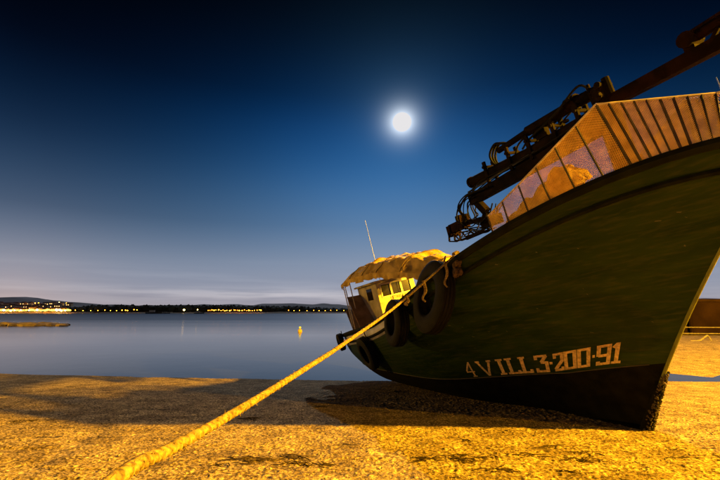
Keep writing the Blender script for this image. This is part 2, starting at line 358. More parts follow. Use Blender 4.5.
# houses of the town
hw = [mat('house_wall_pale', (.5, .45, .38), .9), mat('house_wall_ochre', (.42, .3, .18), .9)]; hr = mat('house_roof', (.2, .09, .06), .9)
win_e = emit('lit_window', (1, .55, .16), 3)
for k in range(30):
    px = -6 + k * 2.55 + rg.uniform(-.8, .8); row = k % 3; Yd = (606, 650, 690)[row]; p = pix(px, 312, Yd)
    mb = MB(); a, bdt, hh = rg.uniform(3, 5.5), rg.uniform(3, 4.5), rg.uniform(3.5, 7)
    mb.box((-a, -bdt, 0), (a, bdt, hh)); mb.cur = 1
    mb.add([(-a - .3, -bdt - .3, hh + .02), (a + .3, -bdt - .3, hh + .02), (a + .3, bdt + .3, hh + .02), (-a - .3, bdt + .3, hh + .02), (-a - .3, 0, hh + 2), (a + .3, 0, hh + 2)], [(0, 1, 5, 4), (2, 3, 4, 5), (1, 2, 5), (3, 0, 4), (0, 3, 2, 1)]); mb.cur = 2
    for q in range(3):
        if rg.random() < .45:
            wx = -a + (q + .5) * 2 * a / 3; mb.box((wx - .5, -bdt - .06, hh - 2.4), (wx + .5, -bdt - .01, hh - 1))
    o = mb.build('house', [hw[k % 2], hr, win_e]); o.location = (p.x, Yd, (2.2, 6, 11)[row]); o.rotation_euler.z = rg.uniform(-.3, .3)
    tag(o, 'small gabled house with lit windows among the town lights at far left', 'house', 'houses of the town')

# moored boats, buoy, low reef
dark_m = mat('dark_boat_paint', (.03, .03, .035), .5); cab_m = mat('boat_cabin_paint', (.3, .28, .25), .6)
def small_boat(px, Yd, Lb, label, mast=0, rot=0.):
    e = empty('moored_boat', (pix(px, 313, Yd).x, Yd, 0)); e.rotation_euler.z = rot; V = []; F = []; ns = 11
    for i in range(ns):
        q = i / (ns - 1); bw = Lb * .16 * (1 - max(0, (q - .45) / .55) ** 2.2) * (.8 + .2 * min(1, q * 4)); zt = Lb * (.085 + .07 * q ** 2.5)
        xk = (q - .5) * Lb * .93
        V += [(xk, 0, -.3), (xk, -bw * .8, 0), (xk + Lb * .05 * q, -bw, zt), (xk + Lb * .05 * q, bw, zt), (xk, bw * .8, 0)]
    for i in range(ns - 1):
        for j in range(5): F.append((i * 5 + j, i * 5 + (j + 1) % 5, i * 5 + 5 + (j + 1) % 5, i * 5 + 5 + j))
    F += [(0, 1, 2, 3, 4)[::-1], tuple((ns - 1) * 5 + k for k in range(5))]
    mesh_obj('hull', V, F, dark_m, e)
    mb = MB(); mb.box((-Lb * .25, -Lb * .09, Lb * .09), (Lb * .02, Lb * .09, Lb * .2)); mb.box((-Lb * .27, -Lb * .1, Lb * .2), (Lb * .05, Lb * .1, Lb * .215)); mb.build('cabin', cab_m, e)
    if mast: MB().tube([(-Lb * .05, 0, Lb * .1), (-Lb * .05, 0, Lb * mast)], Lb * .008, 5).build('mast', dark_m, e)
    tag(e, label, 'boat', 'boats moored off the far shore'); return e
small_boat(154, 470, 19, 'long dark boat moored in front of the left part of the wood', .0, .05)
small_boat(166, 500, 10, 'small low dark boat just right of the long moored boat', 0, .1)
small_boat(199, 480, 12, 'dark boat with a mast moored right of the lone bright lamp', .42, .2)
by = empty('navigation_buoy', (pix(300, 331, 42).x, 42, 0)); by.scale = (.8, .8, .75)
bym = mat('buoy_yellow', (.85, .62, .02), .45, .1)
mb = MB(); prof = [(.0, -.3), (.20, -.28), (.27, -.05), (.27, .22), (.20, .32), (.11, .36), (.09, .46), (.12, .48), (.0, .49)]
def lathe(mb, prof, seg=20, c=(0, 0, 0)):
    V = []; F = []
    for r_, z_ in prof:
        for k in range(seg): a = 2 * math.pi * k / seg; V.append((c[0] + r_ * math.cos(a), c[1] + r_ * math.sin(a), c[2] + z_))
    for i in range(len(prof) - 1):
        for k in range(seg): F.append((i * seg + k, i * seg + (k + 1) % seg, (i + 1) * seg + (k + 1) % seg, (i + 1) * seg + k))
    return mb.add(V, F)
lathe(mb, prof).build('float', bym, by, True)
lathe(MB(), [(0, .50), (.13, .50), (.15, .62), (.10, .70), (0, .72)]).build('lantern', emit('buoy_lantern', (1, .8, .06), 1.1), by, True)
tag(by, 'small yellow buoy with a lit lantern floating on the calm bay', 'buoy')
rock_m = mat('reef_rock', (.23, .17, .10), .95, .4, 1.2, bump=.05, bscale=5)
for k in range(22):
    q = k / 21; px = -6 + 68 * q + rg.uniform(-1, 1); Yd = 62 + rg.uniform(-3, 3); p = pix(px, 322, Yd)
    r = rg.uniform(.5, 1.25) * (1 - .4 * abs(q - .35)); mb = MB(); mb.blob((0, 0, 0), (r * 1.6, r, r * .34), 2, .3, rg)
    o = mb.build('rock', rock_m, smooth=False); o.location = (p.x, Yd, .1); o.rotation_euler.z = rg.uniform(0, 3)
    tag(o, 'rounded rock of the low lamp-lit reef in the water at far left', 'rock', 'rocks of the low reef')
mb = MB(); V = []; F = []; ns = 40
for i in range(ns):
    q = i / (ns - 1); x0 = pix(-30 + 98 * q, 322, 62).x; wd_ = 3.5 * math.sin(math.pi * min(.98, q * .98 + .02)) ** .5
    for j, (dy, zz) in enumerate(((-1, -.3), (-.6, .12), (0, .3), (.6, .15), (1, -.3))): V.append((x0, 62 + dy * wd_, zz + rg.uniform(-.06, .06)))
for i in range(ns - 1):
    for j in range(4): F.append((i * 5 + j, (i + 1) * 5 + j, (i + 1) * 5 + j + 1, i * 5 + j + 1))
tag(mesh_obj('reef', V, F, rock_m, smooth=True), kind='structure')

# quay and sandbank to the right, behind the bow
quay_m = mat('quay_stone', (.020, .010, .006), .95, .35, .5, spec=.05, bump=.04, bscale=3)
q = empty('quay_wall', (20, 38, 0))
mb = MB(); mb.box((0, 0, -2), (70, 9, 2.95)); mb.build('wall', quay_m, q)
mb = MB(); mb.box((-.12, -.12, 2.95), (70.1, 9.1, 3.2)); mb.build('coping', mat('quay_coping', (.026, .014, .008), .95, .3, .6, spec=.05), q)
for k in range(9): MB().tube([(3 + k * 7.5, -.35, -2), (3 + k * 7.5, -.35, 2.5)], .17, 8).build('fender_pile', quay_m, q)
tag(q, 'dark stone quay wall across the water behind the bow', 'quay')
V = []; F = []; ns, ms = 60, 14
for i in range(ns):
    x = 8 + (80 - 8) * i / (ns - 1)
    for j in range(ms):
        v_ = j / (ms - 1); yy = 12.4 + 23.2 * v_; edge = math.sin(math.pi * v_) ** .5 * min(1, (i / 6) ** .7)
        V.append((x, yy + .5 * math.sin(x * .5 + j), -.04 + .20 * edge * (.72 + .28 * min(1, v_ * 4)) + .06 * min(1, v_ * 4) + .03 * rg.uniform(-1, 1)))
for i in range(ns - 1):
    for j in range(ms - 1): F.append((i * ms + j, (i + 1) * ms + j, (i + 1) * ms + j + 1, i * ms + j + 1))
tag(mesh_obj('sandbank', V, F, sand_m, smooth=True), kind='structure')
rope_pale = mat('pale_rope', (.20, .17, .13), .9)
for (ya, za, yb, zb, lab) in ((34.5, .62, 36.6, 1.05, 'upper of two pale mooring lines slung along the quay'), (33.5, .15, 35.2, .62, 'lower of two pale mooring lines slung along the quay')):
    P = [(24 + 40 * k / 20, ya + (yb - ya) * k / 20, za + (zb - za) * (k / 20) + .25 * ((k / 10 - 1) ** 2) - .1) for k in range(21)]
    tag(MB().tube(P, .045, 6).build('mooring_line', rope_pale), lab, 'rope', 'lines along the quay')
P = catmull([(20.7, 25.8, .2), (21.2, 25.7, .25), (21.6, 25.9, .36), (21.95, 26, .52), (22.15, 26.1, .44), (22.2, 26.0, .2), (22.05, 25.9, .18)], 5)
tag(MB().tube(P, .05, 6).build('rope_coil', rope_pale), 'curled pale rope end lying on the lit sandbank by the bow', 'rope')

# ------------------------------------------------------------------ the beached fishing boat
# local axes: x aft, y to starboard, z up; the boat lies heeled onto her starboard bilge
boat = empty('fishing_boat')
AX, AY, AZ = (-0.34148685, 0.93822742, -0.05582150), (-0.90927188, -0.34481549, -0.23308137), (-0.23793145, -0.02883730, 0.97085377)
FO = (3.84, 5.76, .435)
boat.matrix_world = Matrix(((AX[0], AY[0], AZ[0], FO[0]), (AX[1], AY[1], AZ[1], FO[1]), (AX[2], AY[2], AZ[2], FO[2]), (0, 0, 0, 1)))
def W(p): return Vector([FO[i] + p[0] * AX[i] + p[1] * AY[i] + p[2] * AZ[i] for i in range(3)])
tag(boat, 'large dark green fishing boat beached on the sand, heeling, with crane on the bow', 'fishing boat')
LB = 8.3
def xstem(z): return -(0.60 * z + 0.05 * z ** 2)
def wst(S): return (1 - S) ** 2.5
def bs(S):
    q = np.clip(S / .45, 0, 1); b = 1.68 * (1 - (1 - q) ** 2.3) + .03 - .36 * np.clip((S - .4) / .6, 0, 1) ** 1.5
    return b * np.where(S > .93, np.sqrt(np.clip(1 - ((S - .93) / .085) ** 2, .05, 1)), 1)
def gsec(S, t):
    mid = (1 - (1 - t) ** 2.6) ** (1 / 1.7); bow = .55 * t + .45 * t ** 2.2; k = np.clip(S / .38, 0, 1); k = k * k * (3 - 2 * k)
    return bow * (1 - k) + mid * k
def zk(S): return .75 * np.clip((S - .78) / .22, 0, 1) ** 1.6
def zsh(S): return np.polyval([14.921999311730135, -50.13399530084921, 60.92805453531556, -30.505879770872465, 3.2446043426874667, 3.185381518713625], S)
def hull_z(S, z, side=1, off=0.):          # point on the hull skin at station S and height z
    S = np.asarray(S, float); z = np.asarray(z, float); t = np.clip((z - zk(S)) / (zsh(S) - zk(S)), 0, 1)
    return np.stack([LB * S + xstem(z) * wst(S), side * (bs(S) * gsec(S, t) + off), z + 0 * S], -1)
green = mat('hull_green_paint', (.0075, .0310, .0018), .50, .4, 1.1, (.0160, .0350, .0034), spec=.16, bump=.003, bscale=9, stretch=(1, 1, 5))
t_ = green.node_tree; b_ = t_.nodes['Principled BSDF']; tc_ = t_.nodes['Texture Coordinate']
# scuffs, plus soft lit streaks along the planks put into the colour
sc = t_.nodes.new('ShaderNodeTexNoise'); mp_ = t_.nodes.new('ShaderNodeMapping'); mp_.inputs['Scale'].default_value = (2.2, 2.2, 16); t_.links.new(tc_.outputs['Object'], mp_.inputs[0]); t_.links.new(mp_.outputs[0], sc.inputs['Vector'])
sc.inputs['Scale'].default_value = 2.0; sc.inputs['Detail'].default_value = 8
old_ = b_.inputs['Base Color'].links[0].from_socket
sm = ramp_n(t_, sc.outputs['Fac'], [(.48, (0,) * 3), (.72, (.8,) * 3)])
mxn = t_.nodes.new('ShaderNodeMix'); mxn.data_type = 'RGBA'; t_.links.new(sm, mxn.inputs[0]); t_.links.new(old_, mxn.inputs[6]); mxn.inputs[7].default_value = (.034, .042, .010, 1); t_.links.new(mxn.outputs[2], b_.inputs['Base Color'])
black = mat('antifouling_black', (.0055, .0050, .0028), .9, .5, 5, spec=.06, bump=.008, bscale=25)
white_p = mat('bulwark_white_paint', (.55, .53, .5), .5, .2, 4)
trim = mat('dark_trim', (.008, .009, .004), .85, .4, 5, spec=.1)
def boot(S): return .785 + .15 * np.clip((.13 - S) / .13, 0, 1)            # top of the black bottom paint
nS = 120
SS = np.linspace(0, 1, nS)
lev = [0, .02, .06, .12, .2, .3, .42, .56, .7, .84, .94, 1.0]                 # below the boot top
lev2 = [0, .05, .1, .18, .27, .36, .45, .54, .62, .7, .76, .82]             # above, to the sheer strake
def shell(name, zfun, fr, m, off=0., seams=False):
    V = []; F = []; k = len(fr)
    for side in (1, -1):
        o0 = len(V)
        for S in SS:
            for q in fr: V.append(tuple(hull_z(S, zfun(S, q), side, off - (.0012 if seams and 0 < q < 1 and abs(q * 15 - round(q * 15)) < .01 else 0))))
        for i in range(nS - 1):
            for j in range(k - 1):
                f = (o0 + i * k + j, o0 + i * k + j + 1, o0 + (i + 1) * k + j + 1, o0 + (i + 1) * k + j); F.append(f if side > 0 else f[::-1])
    # close the stern
    L_ = [(nS - 1) * k + j for j in range(k)]; R_ = [nS * k + (nS - 1) * k + j for j in range(k)]
    for j in range(k - 1): F.append((L_[j], L_[j + 1], R_[j + 1], R_[j]))
    return mesh_obj(name, V, F, m, boat, True)
def ztop(S): return zsh(S) - .30
shell('bottom', lambda S, q: zk(S) + (max(boot(S), zk(S) + .05) - zk(S)) * q, lev, black)
shell('hull', lambda S, q: max(boot(S), zk(S) + .05) + (ztop(S) - max(boot(S), zk(S) + .05)) * q, [min(1, max(0, (i + d_) / 15)) for i in range(15) for d_ in ((0.0, .08, .5, .92) if i else (0.0, .5, .92))] + [1.0], green, seams=True)
def bul_col(S): return S
shell('bulwark', lambda S, q: ztop(S) + .30 * q, [0, .33, .66, 1], green)
# white strake on the after half of the bulwark
V = []; F = []; s2 = np.linspace(.47, .985, 50)
for S in s2:
    for q in (-.36, -.10): V.append(tuple(hull_z(S, zsh(S) + q, 1, .012)))
for i in range(len(s2) - 1): F.append((2 * i, 2 * i + 1, 2 * i + 3, 2 * i + 2))
o = mesh_obj('white_strake', V, F, white_p, boat, True); md = o.modifiers.new('thick', 'SOLIDIFY'); md.thickness = .012
# cap rail and rubbing strake
def rail(name, S0, S1, dz, off, wx, wz, m, n=70, sides=(1, -1)):
    mb = MB()
    for side in sides:
        P = [tuple(hull_z(S, zsh(S) + dz, side, off)) for S in np.linspace(S0, S1, n)]
        mb.tube(P, [wx] * n, 6)
    return mb.build(name, m, boat)
rail('cap_rail', 0.0, .995, -.02, .0, .062, .04, trim)
rail('rubbing_strake', 0.01, .99, -.27, .015, .035, .04, trim)
# boot-top line
mb = MB()
for side in (1, -1): mb.tube([tuple(hull_z(S, boot(S), side, .002)) for S in np.linspace(.02, .98, 80)], .008, 5)
mb.build('boot_line', mat('boot_line_paint', (.05, .04, .025), .8), boat)
# deck
V = []; F = []
for S in SS: 
    z_ = zsh(S) - .52
    for side in (-1, 0, 1): p = hull_z(S, z_, 1); V.append((p[0], side * max(.0, p[1] - .02), z_ + (.05 if side == 0 else 0)))
for i in range(nS - 1):
    for j in range(2): F.append((i * 3 + j, i * 3 + j + 1, (i + 1) * 3 + j + 1, (i + 1) * 3 + j))
mesh_obj('deck', V, F, mat('deck_boards', (.12, .09, .06), .8, .3, 3), boat)
# stem bar and barnacles
mb = MB(); zz = np.linspace(.62, 3.25, 24)
mb.tube([(float(xstem(z)) - .008, 0, float(z)) for z in zz], .022, 8); mb.build('stem_bar', mat('stem_paint', (.13, .14, .02), .55, .3, 6), boat, True)
mb = MB(); zz = np.linspace(-.02, .66, 10); mb.tube([(float(xstem(z)) - .02, 0, float(z)) for z in zz], [.085, .08, .075, .07, .065, .06, .058, .056, .054, .052], 8)
mb.tube([(.0, 0, -.02), (1.2, 0, -.04), (4, 0, -.05), (7, 0, .0)], [.085, .07, .06, .05], 8)
mb.build('forefoot', black, boat, True)
mb = MB(); rg = random.Random(5)
for k in range(300):
    z = rg.random() ** 1.1 * .80; a = rg.uniform(-1.7, 1.7); r = rg.uniform(.006, .016); q = .085 - .05 * z
    mb.blob((float(xstem(z)) - .02 - q * math.cos(a), q * math.sin(a), z), (r, r, r * rg.uniform(.7, 1.5)), 1, .3, rg)
o = mb.build('barnacles', mat('barnacle_crust', (.05, .036, .018), .95, .6, 30), boat); tag(o, kind='stuff')

# registration painted on the starboard bow: 4 VILL 3-200-91
G = {  # strokes in a unit cell (x to the right, y up): polylines
 '4': ([[(.74, 0), (.74, 1)], [(.74, .97), (.06, .40)], [(.0, .35), (1, .35)], [(.5, .03), (1, .03)]], .16),
 'V': ([[(.10, 1), (.56, 0)], [(.92, 1), (.56, 0)], [(0, .96), (.3, .96)], [(.74, .96), (1.04, .96)]], .15),
 'I': ([[(.5, 0), (.5, 1)], [(.1, .96), (.9, .96)], [(.1, .04), (.9, .04)]], .26),
 'L': ([[(.28, 0), (.28, 1)], [(0, .96), (.56, .96)], [(0, .05), (1, .05)], [(.95, 0), (.95, .22)]], .17),
 '3': ([[(.06, .94), (.98, .94)], [(.06, .74), (.06, 1)], [(.92, .94), (.48, .58)], [(.42, .56), (.92, .56)], [(.92, .62), (.92, 0)], [(.0, .06), (.96, .06)], [(.06, 0), (.06, .26)]], .18),
 '-': ([[(.05, .5), (.95, .5)]], .5),
 '2': ([[(.06, .94), (.94, .94)], [(.08, .72), (.08, 1)], [(.92, 1), (.92, .52)], [(.92, .56), (.08, .12)], [(0, .06), (1, .06)], [(.94, 0), (.94, .22)]], .18),
 '0': ([[(.1, 0), (.1, 1)], [(.9, 0), (.9, 1)], [(.1, .94), (.9, .94)], [(.1, .06), (.9, .06)]], .19),
 '9': ([[(.1, .45), (.1, 1)], [(.9, 0), (.9, 1)], [(.1, .94), (.9, .94)], [(.1, .47), (.9, .47)], [(.04, .06), (.9, .06)], [(.1, 0), (.1, .2)]], .19),
 '1': ([[(.5, 0), (.5, 1)], [(.12, .78), (.5, .96)], [(.0, .05), (1, .05)]], .26)}
chars = [('4', .2895, .2745), ('V', .2665, .2414), ('I', .2345, .2214), ('L', .2195, .2002), ('L', .1990, .1813), ('3', .1745, .1568), ('-', .1545, .1500), ('2', .1477, .1346), ('0', .1325, .1168), ('0', .1140, .0979), ('-', .0945, .0908), ('9', .0879, .0712), ('1', .0690, .0565)]
letter_m = mat('letter_paint', (.52, .36, .14), .7, .3, 24, (.74, .52, .20), detail=8)
def zb(S): return .815 + .115 * np.clip((.15 - S) / .09, 0, 1)
for ch, Sa, Sb in chars:
    strokes, th = G[ch]; V = []; F = []
    wd_m = abs(LB * (Sa - Sb)) * 1.05; thx = .050 / wd_m if ch not in '-' else .03; thy = .050 / .30
    for li, ln in enumerate(strokes):
        (x0, y0), (x1, y1) = ln[0], ln[-1]; n_ = 8
        dx, dy = (x1 - x0) * wd_m, (y1 - y0) * .30; l_ = math.hypot(dx, dy); tw = .046 if ch not in '4V' else (.024 if ch == '4' else .033)
        if abs(dy) < 1e-6: tw = .040 if ch != '4' else .024
        nx_, ny_ = -dy / l_ * tw / 2 / wd_m, dx / l_ * tw / 2 / .30
        o0 = len(V)
        for i in range(n_ + 1):
            q = i / n_; cx, cy = x0 + (x1 - x0) * q, y0 + (y1 - y0) * q
            for sg in (1, -1):
                ux, uy = min(1.06, max(-.06, cx + sg * nx_)), min(1, max(0, cy + sg * ny_)); S = Sa + (Sb - Sa) * ux
                V.append(tuple(hull_z(S, zb(S) + .30 * uy, 1, .005 + .0006 * li)))
        for i in range(n_): F.append((o0 + 2 * i, o0 + 2 * i + 1, o0 + 2 * i + 3, o0 + 2 * i + 2))
    mesh_obj('registration_letter', V, F, letter_m, boat)

# ------------------------------------------------------------------ bow guard of posts and wire mesh
post_m = mat('guard_post_rust', (.035, .022, .014), .8, .5, 12); wire_m = mat('guard_wire', (.70, .43, .08), .75, .2, 8, (.85, .56, .12)); toprail_m = mat('guard_top_rail', (.55, .45, .3), .5, .3, 8)
def gw(S, side=1): return Vector(hull_z(S, zsh(S) + .03, side, -.01))
cor_t = Vector((-1.37, .82, 4.05)); fr_t = Vector((-2.36, -.33, 3.62)); aft_t = gw(.197) + Vector((0, .0, .24))
def lerp(a, b, q): return a + (b - a) * q
bow = []
Sb0, Sb1 = .0800, .0315
for k in range(10):
    q = k / 9; S = Sb0 + (Sb1 - Sb0) * q ** .95; px_t = q * .60; bow.append((gw(S), lerp(cor_t, Vector((-2.04, .06, 3.75)), q)))
for k in range(1, 4): bow.append((gw(.0315 - .009 * k), Vector((-2.04 - .12 * k, .06 - .1 * k, 3.75 - .03 * k))))
side_ = []
for k, S in enumerate((.080, .098, .118, .138, .158, .178, .197)):
    q = (S - .08) / (.197 - .08); side_.append((gw(S), lerp(cor_t, aft_t, q)))
def wire_panel(a0, a1, b0, b1, pitch=.026, wd=.0062, face=None):
    # diamond wire between two posts: a0 bottom / a1 top of the first, b0 / b1 of the second
    mb = MB(); wlen = ((b0 - a0).length + (b1 - a1).length) / 2; hlen = ((a1 - a0).length + (b1 - b0).length) / 2
    if wlen < .02: return mb
    def P(u, v): return lerp(lerp(a0, b0, u), lerp(a1, b1, u), v)
    nrm = (b0 - a0).cross(a1 - a0).normalized()
    for sgn in (1, -1):
        k0 = -hlen if sgn > 0 else 0; c_ = k0
        while c_ < wlen + hlen:
            # line: x - sgn*y = c in metres
            pts = []
            for y in (0, hlen):
                pts.append((c_ + sgn * y if sgn > 0 else c_ - y, y))
            (xa, ya), (xb, yb) = pts; lo, hi = 0., 1.
            dx = xb - xa
            if abs(dx) > 1e-9:
                t0, t1 = (0 - xa) / dx, (wlen - xa) / dx; lo, hi = max(0, min(t0, t1)), min(1, max(t0, t1))
            if hi - lo > .01:
                p = P((xa + dx * lo) / wlen, (ya + (yb - ya) * lo) / hlen); r = P((xa + dx * hi) / wlen, (ya + (yb - ya) * hi) / hlen)
                d = (r - p).normalized(); s_ = d.cross(face or nrm).normalized() * wd / 2; e_ = nrm * .002 * sgn
                mb.add([p - s_ + e_, p + s_ + e_, r + s_ + e_, r - s_ + e_], [(0, 1, 2, 3)])
            c_ += pitch
    return mb
def guard(lst, tw, pitch, wd=.0062, face=None):
    for i, (a, b) in enumerate(lst):
        MB().bar(a - Vector((0, 0, .03)), b, tw, tw * .6).build('guard_post', post_m, boat)
        if i + 1 < len(lst):
            c, d = lst[i + 1]; o = wire_panel(a, b, c, d, pitch, wd, face).build('guard_panel', wire_m, boat); tag(o, kind='stuff')
guard(bow[:10], .026, .0215, .0092, None); guard(bow[9:], .02, .07, .005); guard(side_, .020, .022, .0056)
mir = lambda v: Vector((v.x, -v.y, v.z))
guard([(mir(a), mir(b)) for a, b in side_], .020, .024, .0056)
guard([(mir(a), mir(b)) for a, b in bow[:10:3]], .018, .07, .005)
mb = MB(); mb.tube([b for a, b in bow[:10]] + [b for a, b in bow[10:]], .014, 6); mb.build('guard_top_rail', toprail_m, boat)
mb = MB(); mb.tube([b for a, b in side_], .012, 6); mb.build('guard_top_rail', toprail_m, boat)
mb = MB(); mb.tube([mir(b) for a, b in side_], .014, 6); mb.tube([mir(b) for a, b in bow[:10]], .014, 6); mb.build('guard_top_rail', toprail_m, boat)

# chips and scrapes in the paint
mb = MB(); rg = random.Random(41)
for k in range(34):
    S0 = rg.uniform(.02, .5); z0 = lerp(1.25, float(ztop(S0)) - .05, rg.random()); w_ = rg.uniform(.004, .018) / LB; h_ = rg.uniform(.002, .007)
    q4 = [hull_z(S0 + a * w_ * rg.uniform(.6, 1.3), z0 + b * h_ * rg.uniform(.6, 1.3) + a * .006, 1, .003) for a, b in ((-1, -1), (1, -1), (1, 1), (-1, 1))]; mb.add(q4, [(0, 1, 2, 3)])
o = mb.build('paint_chips', mat('bare_paint_chip', (.075, .07, .035), .85), boat); tag(o, kind='stuff')

# ------------------------------------------------------------------ crane folded over the foredeck
cr_m = mat('crane_paint', (.004, .003, .0025), .85, .5, 5, (.012, .007, .005), spec=.06); cr_red = mat('crane_rust_red', (.007, .0028, .002), .85, .4, 6, (.017, .006, .004), spec=.06); rubber = mat('hose_rubber', (.008, .008, .008), .8, .2, 6, spec=.12); steel = mat('cylinder_steel', (.45, .43, .4), .3, .2, 5, metal=1.)
crane = MB(); crane.tube([(-.95, 0, 2.6), (-.95, 0, 4.12)], [.16, .14], 14); crane.box((-1.14, -.2, 3.0), (-.76, .2, 3.16)); crane.tube([(-.96, 0, 4.1), (-.96, 0, 4.5)], [.12, .10], 12); crane.tube([(-1.06, 0, 4.24), (-1.05, 0, 4.57)], [.055, .05], 10); crane.tube([(-1.0, -.12, 4.50), (-1.0, .12, 4.50)], .045, 10); crane.tube([(-.86, .06, 4.3), (-.84, .05, 4.6)], .03, 8); crane.tube([(-.96, -.14, 4.36), (-.96, .14, 4.36)], .07, 12)
crane = crane.build('crane', cr_m, boat)
def sub(name, mb, m, sm=False): return mb.build(name, m, crane, sm)
mb = MB(); mb.bar((2.05, 0, 3.95), (-.9, 0, 4.03), .17, .20); mb.bar((1.9, 0, 4.055), (.2, 0, 4.11), .05, .03); sub('boom', mb, cr_m)
sub('boom_pipe', MB().tube([(1.98, .1, 4.10), (.22, .1, 4.15)], .018, 6), steel)
mb = MB(); mb.tube([(1.90, 0, 4.27), (.45, 0, 4.20), (-.9, 0, 4.20)], [.098, .098, .098], 14); mb.tube([(1.94, 0, 4.272), (1.89, 0, 4.27)], .112, 14); sub('hydraulic_cylinder', mb, cr_m, False)
mb = MB(); mb.tube([(1.02, 0, 4.52), (.30, 0, 4.53)], .052, 12); mb.tube([(.32, 0, 4.53), (-1.0, 0, 4.47)], .08, 12); mb.box((-.02, -.05, 4.30), (.16, .05, 4.46)); sub('hydraulic_cylinder', mb, cr_m)
mb = MB(); mb.tube([(-.45, 0, 4.52), (-.62, 0, 4.52)], .1, 12); sub('cylinder_collar', mb, cr_red)
for dy in (-.04, .0, .04):
    sub('hose', MB().tube(catmull([(.80, dy, 4.55), (1.0, dy * 1.4, 4.64), (1.18, dy * 1.6, 4.52), (1.17, dy, 4.34), (1.0, dy, 4.25)], 7), .022, 6), rubber)
# long boom out over the bow and the jib above it
mb = MB(); mb.bar((-.95, 0, 4.26), (-2.5, 0, 4.19), .13, .15); sub('boom', mb, cr_red)
mb = MB(); mb.tube([(-1.96, 0, 4.40), (-2.5, 0, 4.39)], .055, 10); mb.tube([(-1.99, -.1, 4.40), (-1.99, .1, 4.40)], .085, 12); mb.bar((-1.9, 0, 4.47), (-2.5, 0, 4.47), .05, .03); mb.box((-2.03, -.06, 4.26), (-1.93, .06, 4.42)); sub('jib', mb, cr_red)
sub('strut', MB().bar((-2.03, .03, 4.15), (-2.24, .03, 4.34), .035, .035), cr_red)
# grab with its rotator and hoses
mb = MB(); mb.bar((2.0, 0, 3.98), (1.75, 0, 3.62), .12, .13); mb.bar((1.75, 0, 3.62), (1.95, 0, 3.40), .1, .1); mb.box((1.5, -.1, 3.34), (1.9, .1, 3.52)); sub('elbow', mb, cr_m)
mb = MB(); mb.box((2.45, -.10, 3.50), (2.92, .10, 3.68)); mb.tube([(2.3, 0, 3.58), (3.0, 0, 3.60)], .055, 8); mb.box((2.86, -.13, 3.42), (2.97, .13, 3.66)); mb.box((2.44, -.12, 3.60), (2.58, .12, 3.78)); mb.tube([(1.85, 0, 3.52), (2.4, 0, 3.58)], .05, 8); sub('rotator', mb, cr_red)
mb = MB()
for dy in (-.14, .0, .14):
    mb.bar((2.9, dy, 3.5), (2.96, dy, 3.34), .03, .03); mb.bar((2.96, dy, 3.34), (2.7, dy, 3.28), .025, .025); mb.bar((2.7, dy, 3.28), (1.8, dy, 3.30), .025, .02)
for xx in (2.75, 2.5, 2.25): mb.bar((xx, -.14, 3.46), (xx + .04, .0, 3.3), .022, .022); mb.bar((xx, .14, 3.46), (xx + .04, 0, 3.3), .022, .022)
sub('grab', mb, cr_m)
rg = random.Random(21)
for k in range(7):
    dy = rg.uniform(-.16, .16); o_ = rg.uniform(-.08, .1)
    sub('hose', MB().tube(catmull([(1.35 + rg.uniform(-.2, .1), dy, 4.0), (1.95 + o_, dy, 4.03 + o_ * .5), (2.25 + o_, dy * 1.2, 3.85 + o_), (2.2 + o_, dy, 3.65), (2.35 + rg.uniform(-.1, .2), dy * .8, 3.6)], 6), rg.choice([.013, .016, .02]), 6), rubber)
for k in range(6):
    dy = rg.uniform(-.18, .18); 
    sub('hose', MB().tube(catmull([(1.55 + rg.uniform(-.1, .1), dy, 3.62 + rg.uniform(-.1, .1)), (1.9, dy, 3.36 + rg.uniform(-.05, .1)), (2.3, dy * 1.1, 3.33 + rg.uniform(-.03, .12)), (2.7, dy, 3.42 + rg.uniform(-.08, .1))], 6), rg.choice([.011, .014]), 6), rubber)
rg = random.Random(33)
for k in range(9):
    x = rg.uniform(-1.05, -.35); y = rg.uniform(-.17, .17); z = rg.uniform(4.28, 4.56); a_ = rg.uniform(.02, .045); sub('valve_block', MB().box((x - a_, y - a_, z - a_ * .7), (x + a_, y + a_, z + a_ * .7)), cr_m)
for x in (-.62, -.2, .3, .75, 1.35):
    sub('pivot_pin', MB().tube([(x, -.15, 4.36), (x, .15, 4.36)], .028, 8), cr_m)
    for y in (-.10, .10): sub('bracket', MB().box((x - .03, y - .02, 4.06), (x + .03, y + .02, 4.46)), cr_m)
for k in range(5):
    y = rg.uniform(-.16, .16); x0 = rg.uniform(-1.0, -.7); x1 = rg.uniform(-.3, .6)
    sub('hose', MB().tube(catmull([(x0, y, 4.40 + rg.uniform(0, .2)), (x0 + .12, y * 1.3, 4.58 + rg.uniform(-.04, .05)), (lerp(x0, x1, .5), y, 4.52 + rg.uniform(-.05, .05)), (x1, y * .6, 4.42 + rg.uniform(-.05, .05)), (x1 + .2, y * .5, 4.30)], 6), rg.choice([.012, .016]), 6), rubber)
for k in range(5):
    y = rg.uniform(-.14, .14); sub('hose', MB().tube(catmull([(2.0, y, 4.06), (1.5, y * 1.2, 4.14 + rg.uniform(-.03, .04)), (.8, y, 4.15 + rg.uniform(-.03, .03)), (.1, y, 4.14), (-.7, y, 4.2)], 6), .011, 6), rubber)
for k in range(6):
    y = rg.uniform(-.2, .2); x = rg.uniform(1.7, 2.1); sub('hose', MB().tube(catmull([(x, y, 3.98), (x + .25, y, 3.92 + rg.uniform(-.08, .08)), (x + .3, y * 1.3, 3.65), (x + .05, y, 3.45), (x - .25, y, 3.5)], 6), .011, 6), rubber)
sub('whip_aerial', MB().tube([(-2.12, .12, 3.7), (-2.12, .12, 3.88)], .005, 5), steel)

